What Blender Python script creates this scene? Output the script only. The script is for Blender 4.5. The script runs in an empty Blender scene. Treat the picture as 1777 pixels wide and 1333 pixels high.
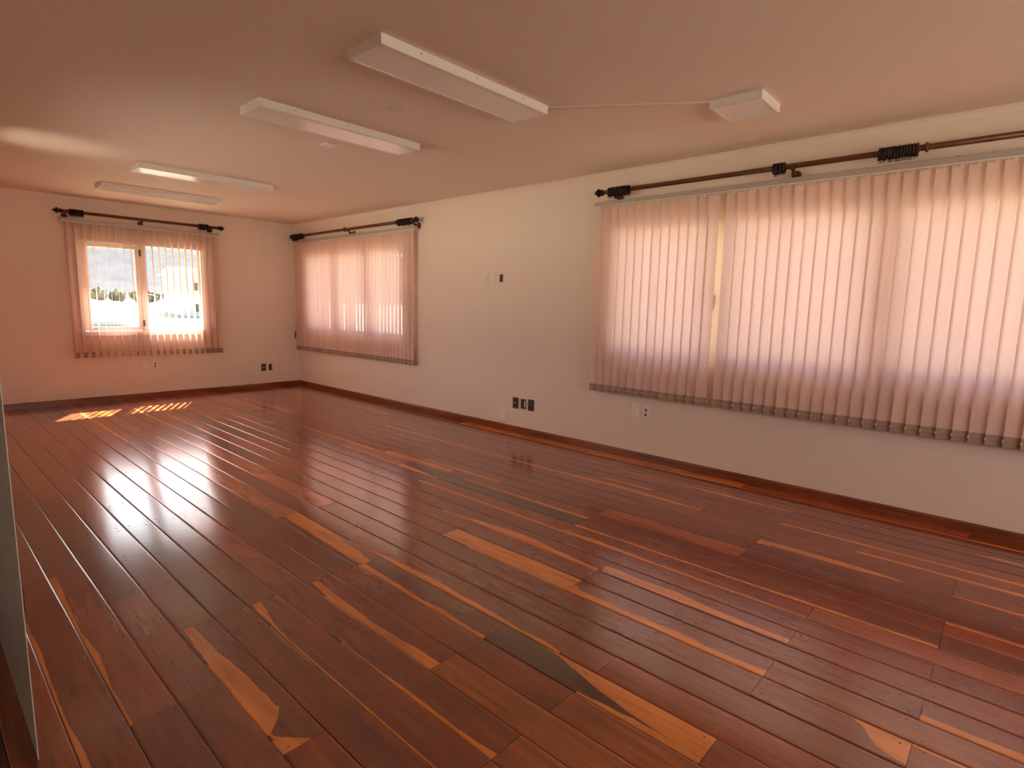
import bpy, bmesh, math, random
from mathutils import Vector, Matrix
random.seed(7)
sc = bpy.context.scene
C = sc.collection
PI = math.pi

# ------------------------------------------------------------------ measures (metres; floor z=0, camera at x=y=0)
RX = 4.64            # right wall face
FY = 9.15            # far wall face
H = 2.67             # ceiling height
EYE = 1.40
TH = 0.18            # outer wall thickness

# ------------------------------------------------------------------ camera
cam_d = bpy.data.cameras.new('camera'); cam = bpy.data.objects.new('camera', cam_d); C.objects.link(cam)
yaw, pitch, roll, fpx = 0.83382972, -0.13601076, 0.02314517, 974.09
cy, sy, cp, sp = math.cos(yaw), math.sin(yaw), math.cos(pitch), math.sin(pitch)
f = Vector((sy*cp, cy*cp, sp)); r0 = Vector((cy, -sy, 0)); u0 = r0.cross(f)
r = math.cos(roll)*r0 + math.sin(roll)*u0; u = -math.sin(roll)*r0 + math.cos(roll)*u0
m3 = Matrix((r, u, -f)).transposed()
cam.matrix_world = Matrix.Translation((0, 0, EYE)) @ m3.to_4x4()
cam_d.sensor_fit = 'HORIZONTAL'; cam_d.sensor_width = 36; cam_d.lens = fpx/1777*36
cam_d.clip_start = 0.02; cam_d.clip_end = 2000
sc.camera = cam

# ------------------------------------------------------------------ world, sun, added fill lights, exposure
SUN_DIR = Vector((0.53, 1.0, 1.335)).normalized()      # towards the sun
world = bpy.data.worlds.new('world'); sc.world = world; world.use_nodes = True
wn = world.node_tree.nodes; wl = world.node_tree.links
bg = wn['Background']
sky = wn.new('ShaderNodeTexSky'); sky.sky_type = 'NISHITA'; sky.sun_disc = False
sky.sun_elevation = math.asin(SUN_DIR.z); sky.sun_rotation = math.atan2(SUN_DIR.x, SUN_DIR.y)
sky.air_density = 1.0; sky.dust_density = 4.0; sky.ozone_density = 1.0
wl.new(sky.outputs[0], bg.inputs['Color']); bg.inputs['Strength'].default_value = 0.85
sd = bpy.data.lights.new('sun', 'SUN'); sun = bpy.data.objects.new('sun', sd); C.objects.link(sun)
sd.energy = 145.0; sd.angle = 0.009; sd.color = (1.0, 0.93, 0.80)
sun.rotation_euler = SUN_DIR.to_track_quat('Z', 'Y').to_euler()
def area(name, loc, direction, sx, sy_, power, color):
    d = bpy.data.lights.new(name, 'AREA'); o = bpy.data.objects.new(name, d); C.objects.link(o)
    d.shape = 'RECTANGLE'; d.size = sx; d.size_y = sy_; d.energy = power; d.color = color
    o.location = loc; o.rotation_euler = (-Vector(direction)).to_track_quat('Z', 'Y').to_euler()
    return o
# added left, back and hall fill, then a streak spot, none in the frame
area('left_fill', (0.16, 5.35, 1.54), (1, 0, -0.05), 2.5, 1.15, 26, (1.0, 0.83, 0.72)).data.spread = math.radians(120)  # added fill from the left, in the opening of the assumed window
area('back_fill', (2.1, -3.14, 1.50), (0, 1, -0.05), 3.1, 1.2, 118, (1.0, 0.80, 0.68))  # added fill from behind the camera, no window known there
area('hall_fill', (-1.6, 0.4, 2.60), (0.2, 0, -1), 0.6, 0.6, 5, (1.0, 0.86, 0.74))  # added fill for the entrance space, no real fixture
sp = bpy.data.lights.new('added_streak_spot', 'SPOT'); spo = bpy.data.objects.new('added_streak_spot', sp); C.objects.link(spo)  # added spot aimed at the ceiling for its bright streak, no such lamp known
sp.energy = 120; sp.color = (1.0, 0.86, 0.62); sp.spot_size = math.radians(26); sp.spot_blend = 1.0; sp.shadow_soft_size = 0.10
spo.location = (-0.40, 6.12, 1.20); spo.rotation_euler = (-Vector((1.0, 0.03, 1.08))).to_track_quat('Z', 'Y').to_euler()
vs = sc.view_settings
vs.view_transform = 'Standard'; vs.look = 'None'; vs.gamma = 1.0; vs.exposure = -0.52
try: vs.use_curve_mapping = False
except Exception: pass
sc.cycles.use_denoising = True
sc.cycles.max_bounces = 14; sc.cycles.diffuse_bounces = 8; sc.cycles.glossy_bounces = 6
sc.cycles.transmission_bounces = 10; sc.cycles.transparent_max_bounces = 16
sc.cycles.sample_clamp_indirect = 6.0
sc.cycles.caustics_reflective = False; sc.cycles.caustics_refractive = False

# ------------------------------------------------------------------ helpers
def tag(o, label=None, cat=None, group=None, kind=None):
    if label: o['label'] = label
    if cat: o['category'] = cat
    if group: o['group'] = group
    if kind: o['kind'] = kind
    return o

class MB:
    """collects faces; build() links them as one mesh object"""
    def __init__(s): s.v = []; s.f = []; s.m = []; s.sm = []
    def add(s, vs_, fs, mat=0, smooth=False):
        n = len(s.v); s.v += [tuple(p) for p in vs_]
        for q in fs: s.f.append([i+n for i in q]); s.m.append(mat); s.sm.append(smooth)
        return s
    def box(s, x0, x1, y0, y1, z0, z1, mat=0, bevel=0.0):
        if bevel > 0:
            bm = bmesh.new(); bmesh.ops.create_cube(bm, size=1)
            for v in bm.verts: v.co = Vector(((x0+x1)/2+v.co.x*(x1-x0), (y0+y1)/2+v.co.y*(y1-y0), (z0+z1)/2+v.co.z*(z1-z0)))
            bmesh.ops.bevel(bm, geom=list(bm.edges), offset=bevel, segments=2, affect='EDGES', profile=0.5)
            bm.verts.index_update()
            s.add([v.co for v in bm.verts], [[v.index for v in q.verts] for q in bm.faces], mat); bm.free(); return s
        vs_ = [(x, y, z) for x in (x0, x1) for y in (y0, y1) for z in (z0, z1)]
        return s.add(vs_, [(0,1,3,2),(4,6,7,5),(0,4,5,1),(2,3,7,6),(0,2,6,4),(1,5,7,3)], mat)
    def lathe(s, origin, axis, prof, n=16, mat=0, smooth=True):
        """prof: [(distance along axis, radius)]"""
        ax = Vector(axis).normalized(); a = ax.orthogonal().normalized(); b = ax.cross(a); o = Vector(origin)
        vs_ = []; fs = []
        for t, rad in prof:
            for k in range(n):
                th = 2*PI*k/n; vs_.append(o+ax*t+(a*math.cos(th)+b*math.sin(th))*max(rad, 1e-5))
        for i in range(len(prof)-1):
            for k in range(n):
                k2 = (k+1) % n; fs.append((i*n+k, i*n+k2, (i+1)*n+k2, (i+1)*n+k))
        fs.append(tuple(range(n))[::-1]); fs.append(tuple((len(prof)-1)*n+k for k in range(n)))
        return s.add(vs_, fs, mat, smooth)
    def tube(s, pts, rad, n=6, mat=0):
        P = [Vector(p) for p in pts]; vs_ = []; fs = []
        for i, p in enumerate(P):
            t = (P[min(i+1, len(P)-1)]-P[max(i-1, 0)]).normalized()
            ref = Vector((0, 0, 1)) if abs(t.z) < 0.9 else Vector((1, 0, 0))
            a = t.cross(ref).normalized(); b = t.cross(a)
            for k in range(n):
                th = 2*PI*k/n; vs_.append(p+(a*math.cos(th)+b*math.sin(th))*rad)
        for i in range(len(P)-1):
            for k in range(n):
                k2 = (k+1) % n; fs.append((i*n+k, i*n+k2, (i+1)*n+k2, (i+1)*n+k))
        fs.append(tuple(range(n))[::-1]); fs.append(tuple((len(P)-1)*n+k for k in range(n)))
        return s.add(vs_, fs, mat, True)
    def torus(s, c, axis, R_, r_, n=18, k_=8, mat=0):
        ax = Vector(axis).normalized(); a = ax.orthogonal().normalized(); b = ax.cross(a); c = Vector(c); vs_ = []; fs = []
        for i in range(n):
            th = 2*PI*i/n; d = a*math.cos(th)+b*math.sin(th)
            for j in range(k_):
                ph = 2*PI*j/k_; vs_.append(c+d*(R_+r_*math.cos(ph))+ax*r_*math.sin(ph))
        for i in range(n):
            for j in range(k_):
                fs.append((i*k_+j, ((i+1) % n)*k_+j, ((i+1) % n)*k_+(j+1) % k_, i*k_+(j+1) % k_))
        return s.add(vs_, fs, mat, True)
    def mesh(s, name, mats):
        me = bpy.data.meshes.new(name); me.from_pydata(s.v, [], s.f)
        for m in (mats if isinstance(mats, (list, tuple)) else [mats]): me.materials.append(m)
        me.polygons.foreach_set('material_index', s.m); me.polygons.foreach_set('use_smooth', s.sm)
        bm = bmesh.new(); bm.from_mesh(me); bmesh.ops.recalc_face_normals(bm, faces=bm.faces); bm.to_mesh(me); bm.free()
        me.update(); return me
    def build(s, name, mats, parent=None, loc=None):
        return link(name, s.mesh(name, mats), parent, loc)
def link(name, me, parent=None, loc=None):
    o = bpy.data.objects.new(name, me); C.objects.link(o)
    if parent: o.parent = parent
    if loc is not None: o.location = loc
    return o
def empty(name, loc=(0, 0, 0), rz=0):
    o = bpy.data.objects.new(name, None); C.objects.link(o); o.location = loc; o.rotation_euler = (0, 0, rz); o.empty_display_size = 0.1
    return o

# ------------------------------------------------------------------ materials
def mat(name, col, rough=0.5, spec=0.5, metal=0.0, noise=0.0, nscale=20.0, bump=0.0, bscale=200.0, emit=None):
    m = bpy.data.materials.new(name); m.use_nodes = True
    n = m.node_tree.nodes; l = m.node_tree.links; p = n['Principled BSDF']
    p.inputs['Base Color'].default_value = (*col, 1); p.inputs['Roughness'].default_value = rough
    p.inputs['Specular IOR Level'].default_value = spec; p.inputs['Metallic'].default_value = metal
    if noise or bump: tc = n.new('ShaderNodeTexCoord')
    if noise:
        t = n.new('ShaderNodeTexNoise'); t.inputs['Scale'].default_value = nscale; t.inputs['Detail'].default_value = 5
        l.new(tc.outputs['Object'], t.inputs['Vector'])
        mx = n.new('ShaderNodeMix'); mx.data_type = 'RGBA'
        mx.inputs['A'].default_value = (*[c*(1-noise) for c in col], 1); mx.inputs['B'].default_value = (*[min(1, c*(1+noise)) for c in col], 1)
        l.new(t.outputs['Fac'], mx.inputs['Factor']); l.new(mx.outputs['Result'], p.inputs['Base Color'])
    if bump:
        t2 = n.new('ShaderNodeTexNoise'); t2.inputs['Scale'].default_value = bscale; t2.inputs['Detail'].default_value = 4
        l.new(tc.outputs['Object'], t2.inputs['Vector'])
        b = n.new('ShaderNodeBump'); b.inputs['Strength'].default_value = bump; b.inputs['Distance'].default_value = 0.002
        l.new(t2.outputs['Fac'], b.inputs['Height']); l.new(b.outputs['Normal'], p.inputs['Normal'])
    return m

def wood_mat(name, base, use_obj_color, grain=0.35, rough=0.20, coat=1.0, along='Y'):
    m = bpy.data.materials.new(name); m.use_nodes = True
    n = m.node_tree.nodes; l = m.node_tree.links; p = n['Principled BSDF']
    tc = n.new('ShaderNodeTexCoord'); oi = n.new('ShaderNodeObjectInfo')
    sc_ = n.new('ShaderNodeVectorMath'); sc_.operation = 'SCALE'; sc_.inputs[0].default_value = (37.0, 91.0, 53.0)
    l.new(oi.outputs['Random'], sc_.inputs['Scale'])
    ad = n.new('ShaderNodeVectorMath'); ad.operation = 'ADD'; l.new(tc.outputs['Object'], ad.inputs[0]); l.new(sc_.outputs[0], ad.inputs[1])
    mp = n.new('ShaderNodeMapping'); mp.inputs['Scale'].default_value = (14.0, 1.1, 14.0) if along == 'Y' else (1.1, 14.0, 14.0)
    l.new(ad.outputs[0], mp.inputs['Vector'])
    t = n.new('ShaderNodeTexNoise'); t.inputs['Scale'].default_value = 2.2; t.inputs['Detail'].default_value = 7; t.inputs['Roughness'].default_value = 0.62
    t.inputs['Distortion'].default_value = 0.6; l.new(mp.outputs[0], t.inputs['Vector'])
    mp2 = n.new('ShaderNodeMapping'); mp2.inputs['Scale'].default_value = (5.0, 1.6, 5.0) if along == 'Y' else (1.6, 5.0, 5.0)
    l.new(ad.outputs[0], mp2.inputs['Vector'])
    t2 = n.new('ShaderNodeTexNoise'); t2.inputs['Scale'].default_value = 1.4; t2.inputs['Detail'].default_value = 4; l.new(mp2.outputs[0], t2.inputs['Vector'])
    mr = n.new('ShaderNodeMapRange'); mr.inputs['From Min'].default_value = 0.3; mr.inputs['From Max'].default_value = 0.7
    mr.inputs['To Min'].default_value = 1-grain; mr.inputs['To Max'].default_value = 1+grain; l.new(t.outputs['Fac'], mr.inputs['Value'])
    mr2 = n.new('ShaderNodeMapRange'); mr2.inputs['From Min'].default_value = 0.3; mr2.inputs['From Max'].default_value = 0.7
    mr2.inputs['To Min'].default_value = 0.82; mr2.inputs['To Max'].default_value = 1.18; l.new(t2.outputs['Fac'], mr2.inputs['Value'])
    mu = n.new('ShaderNodeMath'); mu.operation = 'MULTIPLY'; l.new(mr.outputs[0], mu.inputs[0]); l.new(mr2.outputs[0], mu.inputs[1])
    vm = n.new('ShaderNodeVectorMath'); vm.operation = 'SCALE'; l.new(mu.outputs[0], vm.inputs['Scale'])
    if use_obj_color: l.new(oi.outputs['Color'], vm.inputs[0])
    else: vm.inputs[0].default_value = base
    l.new(vm.outputs[0], p.inputs['Base Color'])
    # worn varnish: patchy gloss and fine unevenness
    t3 = n.new('ShaderNodeTexNoise'); t3.inputs['Scale'].default_value = 6.0; t3.inputs['Detail'].default_value = 6; l.new(tc.outputs['Object'], t3.inputs['Vector'])
    rr = n.new('ShaderNodeMapRange'); rr.inputs['From Min'].default_value = 0.35; rr.inputs['From Max'].default_value = 0.65
    rr.inputs['To Min'].default_value = rough*0.85; rr.inputs['To Max'].default_value = rough*1.25; l.new(t3.outputs['Fac'], rr.inputs['Value'])
    l.new(rr.outputs[0], p.inputs['Roughness'])
    mp4 = n.new('ShaderNodeMapping'); mp4.inputs['Scale'].default_value = (9.0, 30.0, 9.0) if along == 'Y' else (30.0, 9.0, 9.0)
    l.new(ad.outputs[0], mp4.inputs['Vector'])
    t4 = n.new('ShaderNodeTexNoise'); t4.inputs['Scale'].default_value = 1.0; t4.inputs['Detail'].default_value = 3; l.new(mp4.outputs[0], t4.inputs['Vector'])
    b = n.new('ShaderNodeBump'); b.inputs['Strength'].default_value = 0.12; b.inputs['Distance'].default_value = 0.0015
    l.new(t4.outputs['Fac'], b.inputs['Height']); l.new(b.outputs['Normal'], p.inputs['Normal'])
    p.inputs['Coat Weight'].default_value = coat; p.inputs['Coat Roughness'].default_value = rough*0.75; p.inputs['Coat IOR'].default_value = 1.82
    p.inputs['Specular IOR Level'].default_value = 0.05
    l.new(b.outputs['Normal'], p.inputs['Coat Normal'])
    return m

M_wall = mat('wall_paint', (0.80, 0.69, 0.605), 0.55, 0.3, noise=0.03, nscale=2.5, bump=0.12, bscale=60)
M_ceil = mat('ceiling_paint', (0.80, 0.675, 0.58), 0.7, 0.2, noise=0.025, nscale=1.5, bump=0.08, bscale=50)
M_hall = mat('hall_wall_paint', (0.72, 0.68, 0.62), 0.35, 0.5, noise=0.03, nscale=3)
M_plas = mat('white_plastic', (0.80, 0.76, 0.70), 0.35, 0.5)
M_plasd = mat('darker_module_plastic', (0.62, 0.56, 0.50), 0.45, 0.4)  # darker beige plastic for modules, rims and screws
M_blackp = mat('black_plastic', (0.028, 0.020, 0.018), 0.35, 0.5)
M_greyp = mat('dark_brown_plate_plastic', (0.085, 0.060, 0.050), 0.4, 0.5)
M_jack = mat('pale_jack', (0.55, 0.48, 0.42), 0.4)
M_fix = mat('lamp_housing_enamel', (0.80, 0.77, 0.73), 0.35, 0.4)
M_diff = mat('lamp_diffuser_acrylic', (0.93, 0.90, 0.88), 0.16, 0.8)
M_alu = mat('headrail_enamel', (0.40, 0.35, 0.32), 0.35, 0.4)
M_frame = mat('window_frame_paint', (0.84, 0.77, 0.70), 0.4, 0.4, noise=0.03, nscale=10)
M_hinge = mat('dark_hinge_metal', (0.12, 0.08, 0.06), 0.4, 0.5, metal=0.6)
M_rod = wood_mat('rod_wood', (0.105, 0.036, 0.014), False, grain=0.3, rough=0.35, coat=0.2)
M_ring = mat('ring_wood', (0.020, 0.007, 0.006), 0.55, 0.25)
M_base = wood_mat('baseboard_wood', (0.20, 0.055, 0.022), False, grain=0.35, rough=0.35, coat=0.25)
M_basex = wood_mat('baseboard_wood_cross', (0.20, 0.055, 0.022), False, grain=0.35, rough=0.35, coat=0.25, along='X')
M_heart = wood_mat('plank_heartwood', (0.2, 0.05, 0.02), True, grain=0.30)
M_sap = wood_mat('plank_sapwood', (0.60, 0.19, 0.028), False, grain=0.22)
M_gap = mat('subfloor_dark', (0.03, 0.014, 0.01), 0.8, 0.2)
M_nail = mat('nail_head', (0.10, 0.065, 0.05), 0.35, 0.5, metal=0.5)
M_cord = mat('white_cord', (0.75, 0.70, 0.64), 0.5, 0.4)

def fabric(name, diff, trans, ft):
    m = bpy.data.materials.new(name); m.use_nodes = True
    n = m.node_tree.nodes; l = m.node_tree.links; n.remove(n['Principled BSDF']); out = n['Material Output']
    tc = n.new('ShaderNodeTexCoord'); oi = n.new('ShaderNodeObjectInfo')
    mp = n.new('ShaderNodeMapping'); mp.inputs['Scale'].default_value = (260, 260, 30); l.new(tc.outputs['Object'], mp.inputs['Vector'])
    t = n.new('ShaderNodeTexNoise'); t.inputs['Scale'].default_value = 1.0; t.inputs['Detail'].default_value = 2; l.new(mp.outputs[0], t.inputs['Vector'])
    mr = n.new('ShaderNodeMapRange'); mr.inputs['To Min'].default_value = 0.94; mr.inputs['To Max'].default_value = 1.06; l.new(t.outputs['Fac'], mr.inputs['Value'])
    mr2 = n.new('ShaderNodeMapRange'); mr2.inputs['To Min'].default_value = 0.95; mr2.inputs['To Max'].default_value = 1.05; l.new(oi.outputs['Random'], mr2.inputs['Value'])
    mu = n.new('ShaderNodeMath'); mu.operation = 'MULTIPLY'; l.new(mr.outputs[0], mu.inputs[0]); l.new(mr2.outputs[0], mu.inputs[1])
    def colr(c):
        v = n.new('ShaderNodeVectorMath'); v.operation = 'SCALE'; v.inputs[0].default_value = c; l.new(mu.outputs[0], v.inputs['Scale']); return v.outputs[0]
    d = n.new('ShaderNodeBsdfDiffuse'); l.new(colr(diff), d.inputs['Color'])
    tr = n.new('ShaderNodeBsdfTranslucent'); l.new(colr(trans), tr.inputs['Color'])
    mx = n.new('ShaderNodeMixShader'); mx.inputs[0].default_value = ft
    l.new(d.outputs[0], mx.inputs[1]); l.new(tr.outputs[0], mx.inputs[2]); l.new(mx.outputs[0], out.inputs['Surface'])
    return m
M_slat = fabric('blind_fabric', (0.86, 0.655, 0.565), (0.565, 0.408, 0.435), 0.33)
M_hem = mat('blind_hem_fabric', (0.36, 0.25, 0.195), 0.8, 0.1)

def glass():
    m = bpy.data.materials.new('window_glass'); m.use_nodes = True
    n = m.node_tree.nodes; l = m.node_tree.links; n.remove(n['Principled BSDF']); out = n['Material Output']
    ge = n.new('ShaderNodeNewGeometry'); dt = n.new('ShaderNodeVectorMath'); dt.operation = 'DOT_PRODUCT'
    l.new(ge.outputs['Incoming'], dt.inputs[0]); l.new(ge.outputs['Normal'], dt.inputs[1])
    ab = n.new('ShaderNodeMath'); ab.operation = 'ABSOLUTE'; l.new(dt.outputs['Value'], ab.inputs[0])
    om = n.new('ShaderNodeMath'); om.operation = 'SUBTRACT'; om.inputs[0].default_value = 1.0; l.new(ab.outputs[0], om.inputs[1])
    pw = n.new('ShaderNodeMath'); pw.operation = 'POWER'; pw.inputs[1].default_value = 5.0; l.new(om.outputs[0], pw.inputs[0])
    fr = n.new('ShaderNodeMath'); fr.operation = 'MULTIPLY_ADD'; fr.inputs[1].default_value = 0.96; fr.inputs[2].default_value = 0.04; l.new(pw.outputs[0], fr.inputs[0])
    tp = n.new('ShaderNodeBsdfTransparent'); tp.inputs['Color'].default_value = (0.97, 0.985, 0.98, 1)
    gl = n.new('ShaderNodeBsdfGlossy'); gl.inputs['Roughness'].default_value = 0.02
    mx = n.new('ShaderNodeMixShader'); l.new(fr.outputs[0], mx.inputs[0]); l.new(tp.outputs[0], mx.inputs[1]); l.new(gl.outputs[0], mx.inputs[2])
    l.new(mx.outputs[0], out.inputs['Surface']); return m
M_glass = glass()

# ------------------------------------------------------------------ room shell
def wall_x(name, x0, x1, y0, y1, z0, z1, holes, m, label):
    """wall slab between x0..x1 with rectangular holes (ya,yb,za,zb): one welded mesh"""
    ys = sorted({y0, y1, *[h[0] for h in holes], *[h[1] for h in holes]}); zs = sorted({z0, z1, *[h[2] for h in holes], *[h[3] for h in holes]})
    solid = lambda a, b, c, d: not any(h[0]-1e-6 <= a and b <= h[1]+1e-6 and h[2]-1e-6 <= c and d <= h[3]+1e-6 for h in holes)
    bm = bmesh.new(); vd = {}
    def V(x, y, z):
        k = (round(x, 5), round(y, 5), round(z, 5))
        if k not in vd: vd[k] = bm.verts.new((x, y, z))
        return vd[k]
    ny, nz = len(ys)-1, len(zs)-1
    S = [[solid(ys[i], ys[i+1], zs[j], zs[j+1]) for j in range(nz)] for i in range(ny)]
    g = lambda i, j: 0 <= i < ny and 0 <= j < nz and S[i][j]
    for i in range(ny):
        for j in range(nz):
            if not S[i][j]: continue
            a, b, c, d = ys[i], ys[i+1], zs[j], zs[j+1]
            for x in (x0, x1): bm.faces.new([V(x, a, c), V(x, b, c), V(x, b, d), V(x, a, d)])
            if not g(i-1, j): bm.faces.new([V(x0, a, c), V(x1, a, c), V(x1, a, d), V(x0, a, d)])
            if not g(i+1, j): bm.faces.new([V(x0, b, c), V(x1, b, c), V(x1, b, d), V(x0, b, d)])
            if not g(i, j-1): bm.faces.new([V(x0, a, c), V(x1, a, c), V(x1, b, c), V(x0, b, c)])
            if not g(i, j+1): bm.faces.new([V(x0, a, d), V(x1, a, d), V(x1, b, d), V(x0, b, d)])
    bmesh.ops.recalc_face_normals(bm, faces=bm.faces)
    me = bpy.data.meshes.new(name); bm.to_mesh(me); bm.free(); me.materials.append(m)
    return tag(link(name, me), label, 'wall', kind='structure')
W2 = (6.15, 8.75, 0.93, 2.15)       # far window of the right wall (y0,y1,z0,z1)
W3 = (-0.36, 2.97, 0.93, 2.15)      # near window of the right wall
W1 = (1.665, 3.175, 0.92, 2.15)     # window of the far wall (x0,x1,z0,z1)
wall_x('wall_right', RX, RX+TH, -3.0, FY+TH, -0.15, H+0.02, [W2, W3], M_wall, 'long cream painted wall on the right holding two wide blind-covered windows')
wf = wall_x('wall_far', 0, TH, -RX, -0.184, -0.15, H+0.02, [(-W1[1], -W1[0], W1[2], W1[3])], M_wall, 'cream end wall at the far side holding the bright uncovered window')
for v in wf.data.vertices: v.co = Vector((-v.co.y, v.co.x+FY, v.co.z))
wf.data.flip_normals()
# left wall: its splayed near end is the pale edge at the left of the frame; one assumed window in it, out of the frame
wl_ = wall_x('wall_left', 0.184, 0.284, 3.25, FY, -0.15, H+0.02, [(4.05, 6.65, 0.93, 2.15)], M_wall, 'left wall of the room, seen only as the grey near edge at the left of the frame')
b = MB()
P = [(0.184, 2.08), (0.1865, 2.08), (0.284, 3.25), (0.184, 3.25)]
b.add([(x, y, z) for z in (-0.0, H) for x, y in P], [(0,1,5,4),(1,2,6,5),(2,3,7,6),(3,0,4,7),(0,3,2,1),(4,5,6,7)])
tag(b.build('trim_1', M_hall), 'tapering grey painted wall end at the left edge of the frame', 'wall end', kind='structure')
bx = lambda x: (x+3.2)/(RX+3.2)*6-3
wall_x('wall_back', RX-0.0, RX+TH, -3.0, 3.0, -0.15, H+0.02, [(bx(0.5), bx(3.7), 0.88, 2.15)], M_wall, 'plain wall behind the camera, not in the frame')  # the opening is made up to let the back fill in
wb = bpy.data.objects['wall_back']
for v in wb.data.vertices: v.co = Vector(((v.co.y+3.0)/6.0*(RX+3.2)-3.2, -3.0-(v.co.x-RX), v.co.z))
wall_x('wall_hall', -3.2, -3.02, -3.0, 3.43, -0.15, H+0.02, [], M_hall, 'side wall of the entrance space left of the camera, not in the frame')
b = MB(); b.box(-3.02, 0.184, 3.25, 3.43, -0.15, H+0.02)
tag(b.build('wall_entrance', M_hall), 'end wall of the entrance space, hidden behind the left wall', 'wall', kind='structure')
b = MB(); b.box(-3.3, RX, -3.1, FY, H, H+0.10)
ceiling = tag(b.build('ceiling', M_ceil), 'plain cream painted ceiling above the whole room', 'ceiling', kind='structure')
b = MB(); b.box(-3.9, RX+TH+0.76, -3.8, FY+TH+0.74, H+0.12, H+0.24)
tag(b.build('roof', mat('eave_boards', (0.42, 0.30, 0.20), 0.7)), 'roof slab with eaves over the outer walls', 'roof', kind='structure')
# repair spot and cover plate belong to the ceiling
b = MB(); b.lathe((2.333, 3.21, H-0.0012), (0, 0, 1), [(0, 0.060), (0.0012, 0.062)], 24)
b.build('filler_spot', mat('ceiling_filler', (0.70, 0.58, 0.49), 0.8), ceiling)

# crown moulding on the right wall: cove section run along y
sec = [(0, 0), (-0.006, 0), (-0.010, 0.006), (-0.016, 0.020), (-0.026, 0.034), (-0.036, 0.040), (-0.038, 0.046), (0, 0.046)]
b = MB(); n_ = len(sec)
b.add([(RX+x, y, H-0.046+z) for y in (-2.9, FY) for x, z in sec], [(i, (i+1) % n_, n_+(i+1) % n_, n_+i) for i in range(n_)]+[tuple(range(n_)), tuple(range(2*n_-1, n_-1, -1))])
tag(b.build('trim_2', M_wall), 'slim cream crown moulding along the top of the right wall', 'moulding', kind='structure')

def baseboard(name, axis, a, b_, at, sgn, label, m):
    # profile: depth 0.018, height 0.072, eased top
    prof = [(0, 0), (0.018, 0), (0.018, 0.058), (0.014, 0.068), (0.009, 0.072), (0, 0.072)]
    q = MB(); k = len(prof); vs_ = []
    for t in (a, b_):
        for d, z in prof:
            vs_.append((at+sgn*d, t, z) if axis == 'y' else (t, at+sgn*d, z))
    q.add(vs_, [(i, (i+1) % k, k+(i+1) % k, k+i) for i in range(k)]+[tuple(range(k)), tuple(range(2*k-1, k-1, -1))])
    tag(q.build(name, m), label, 'baseboard', kind='structure')
baseboard('baseboard_right', 'y', -2.95, FY, RX, -1, 'reddish wooden baseboard along the foot of the right wall', M_base)
baseboard('baseboard_far', 'x', 0.284, RX-0.018, FY, -1, 'reddish wooden baseboard along the foot of the far wall', M_basex)
baseboard('baseboard_left', 'y', 3.3, FY-0.018, 0.284, 1, 'reddish wooden baseboard along the left wall, out of the frame', M_base)

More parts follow.
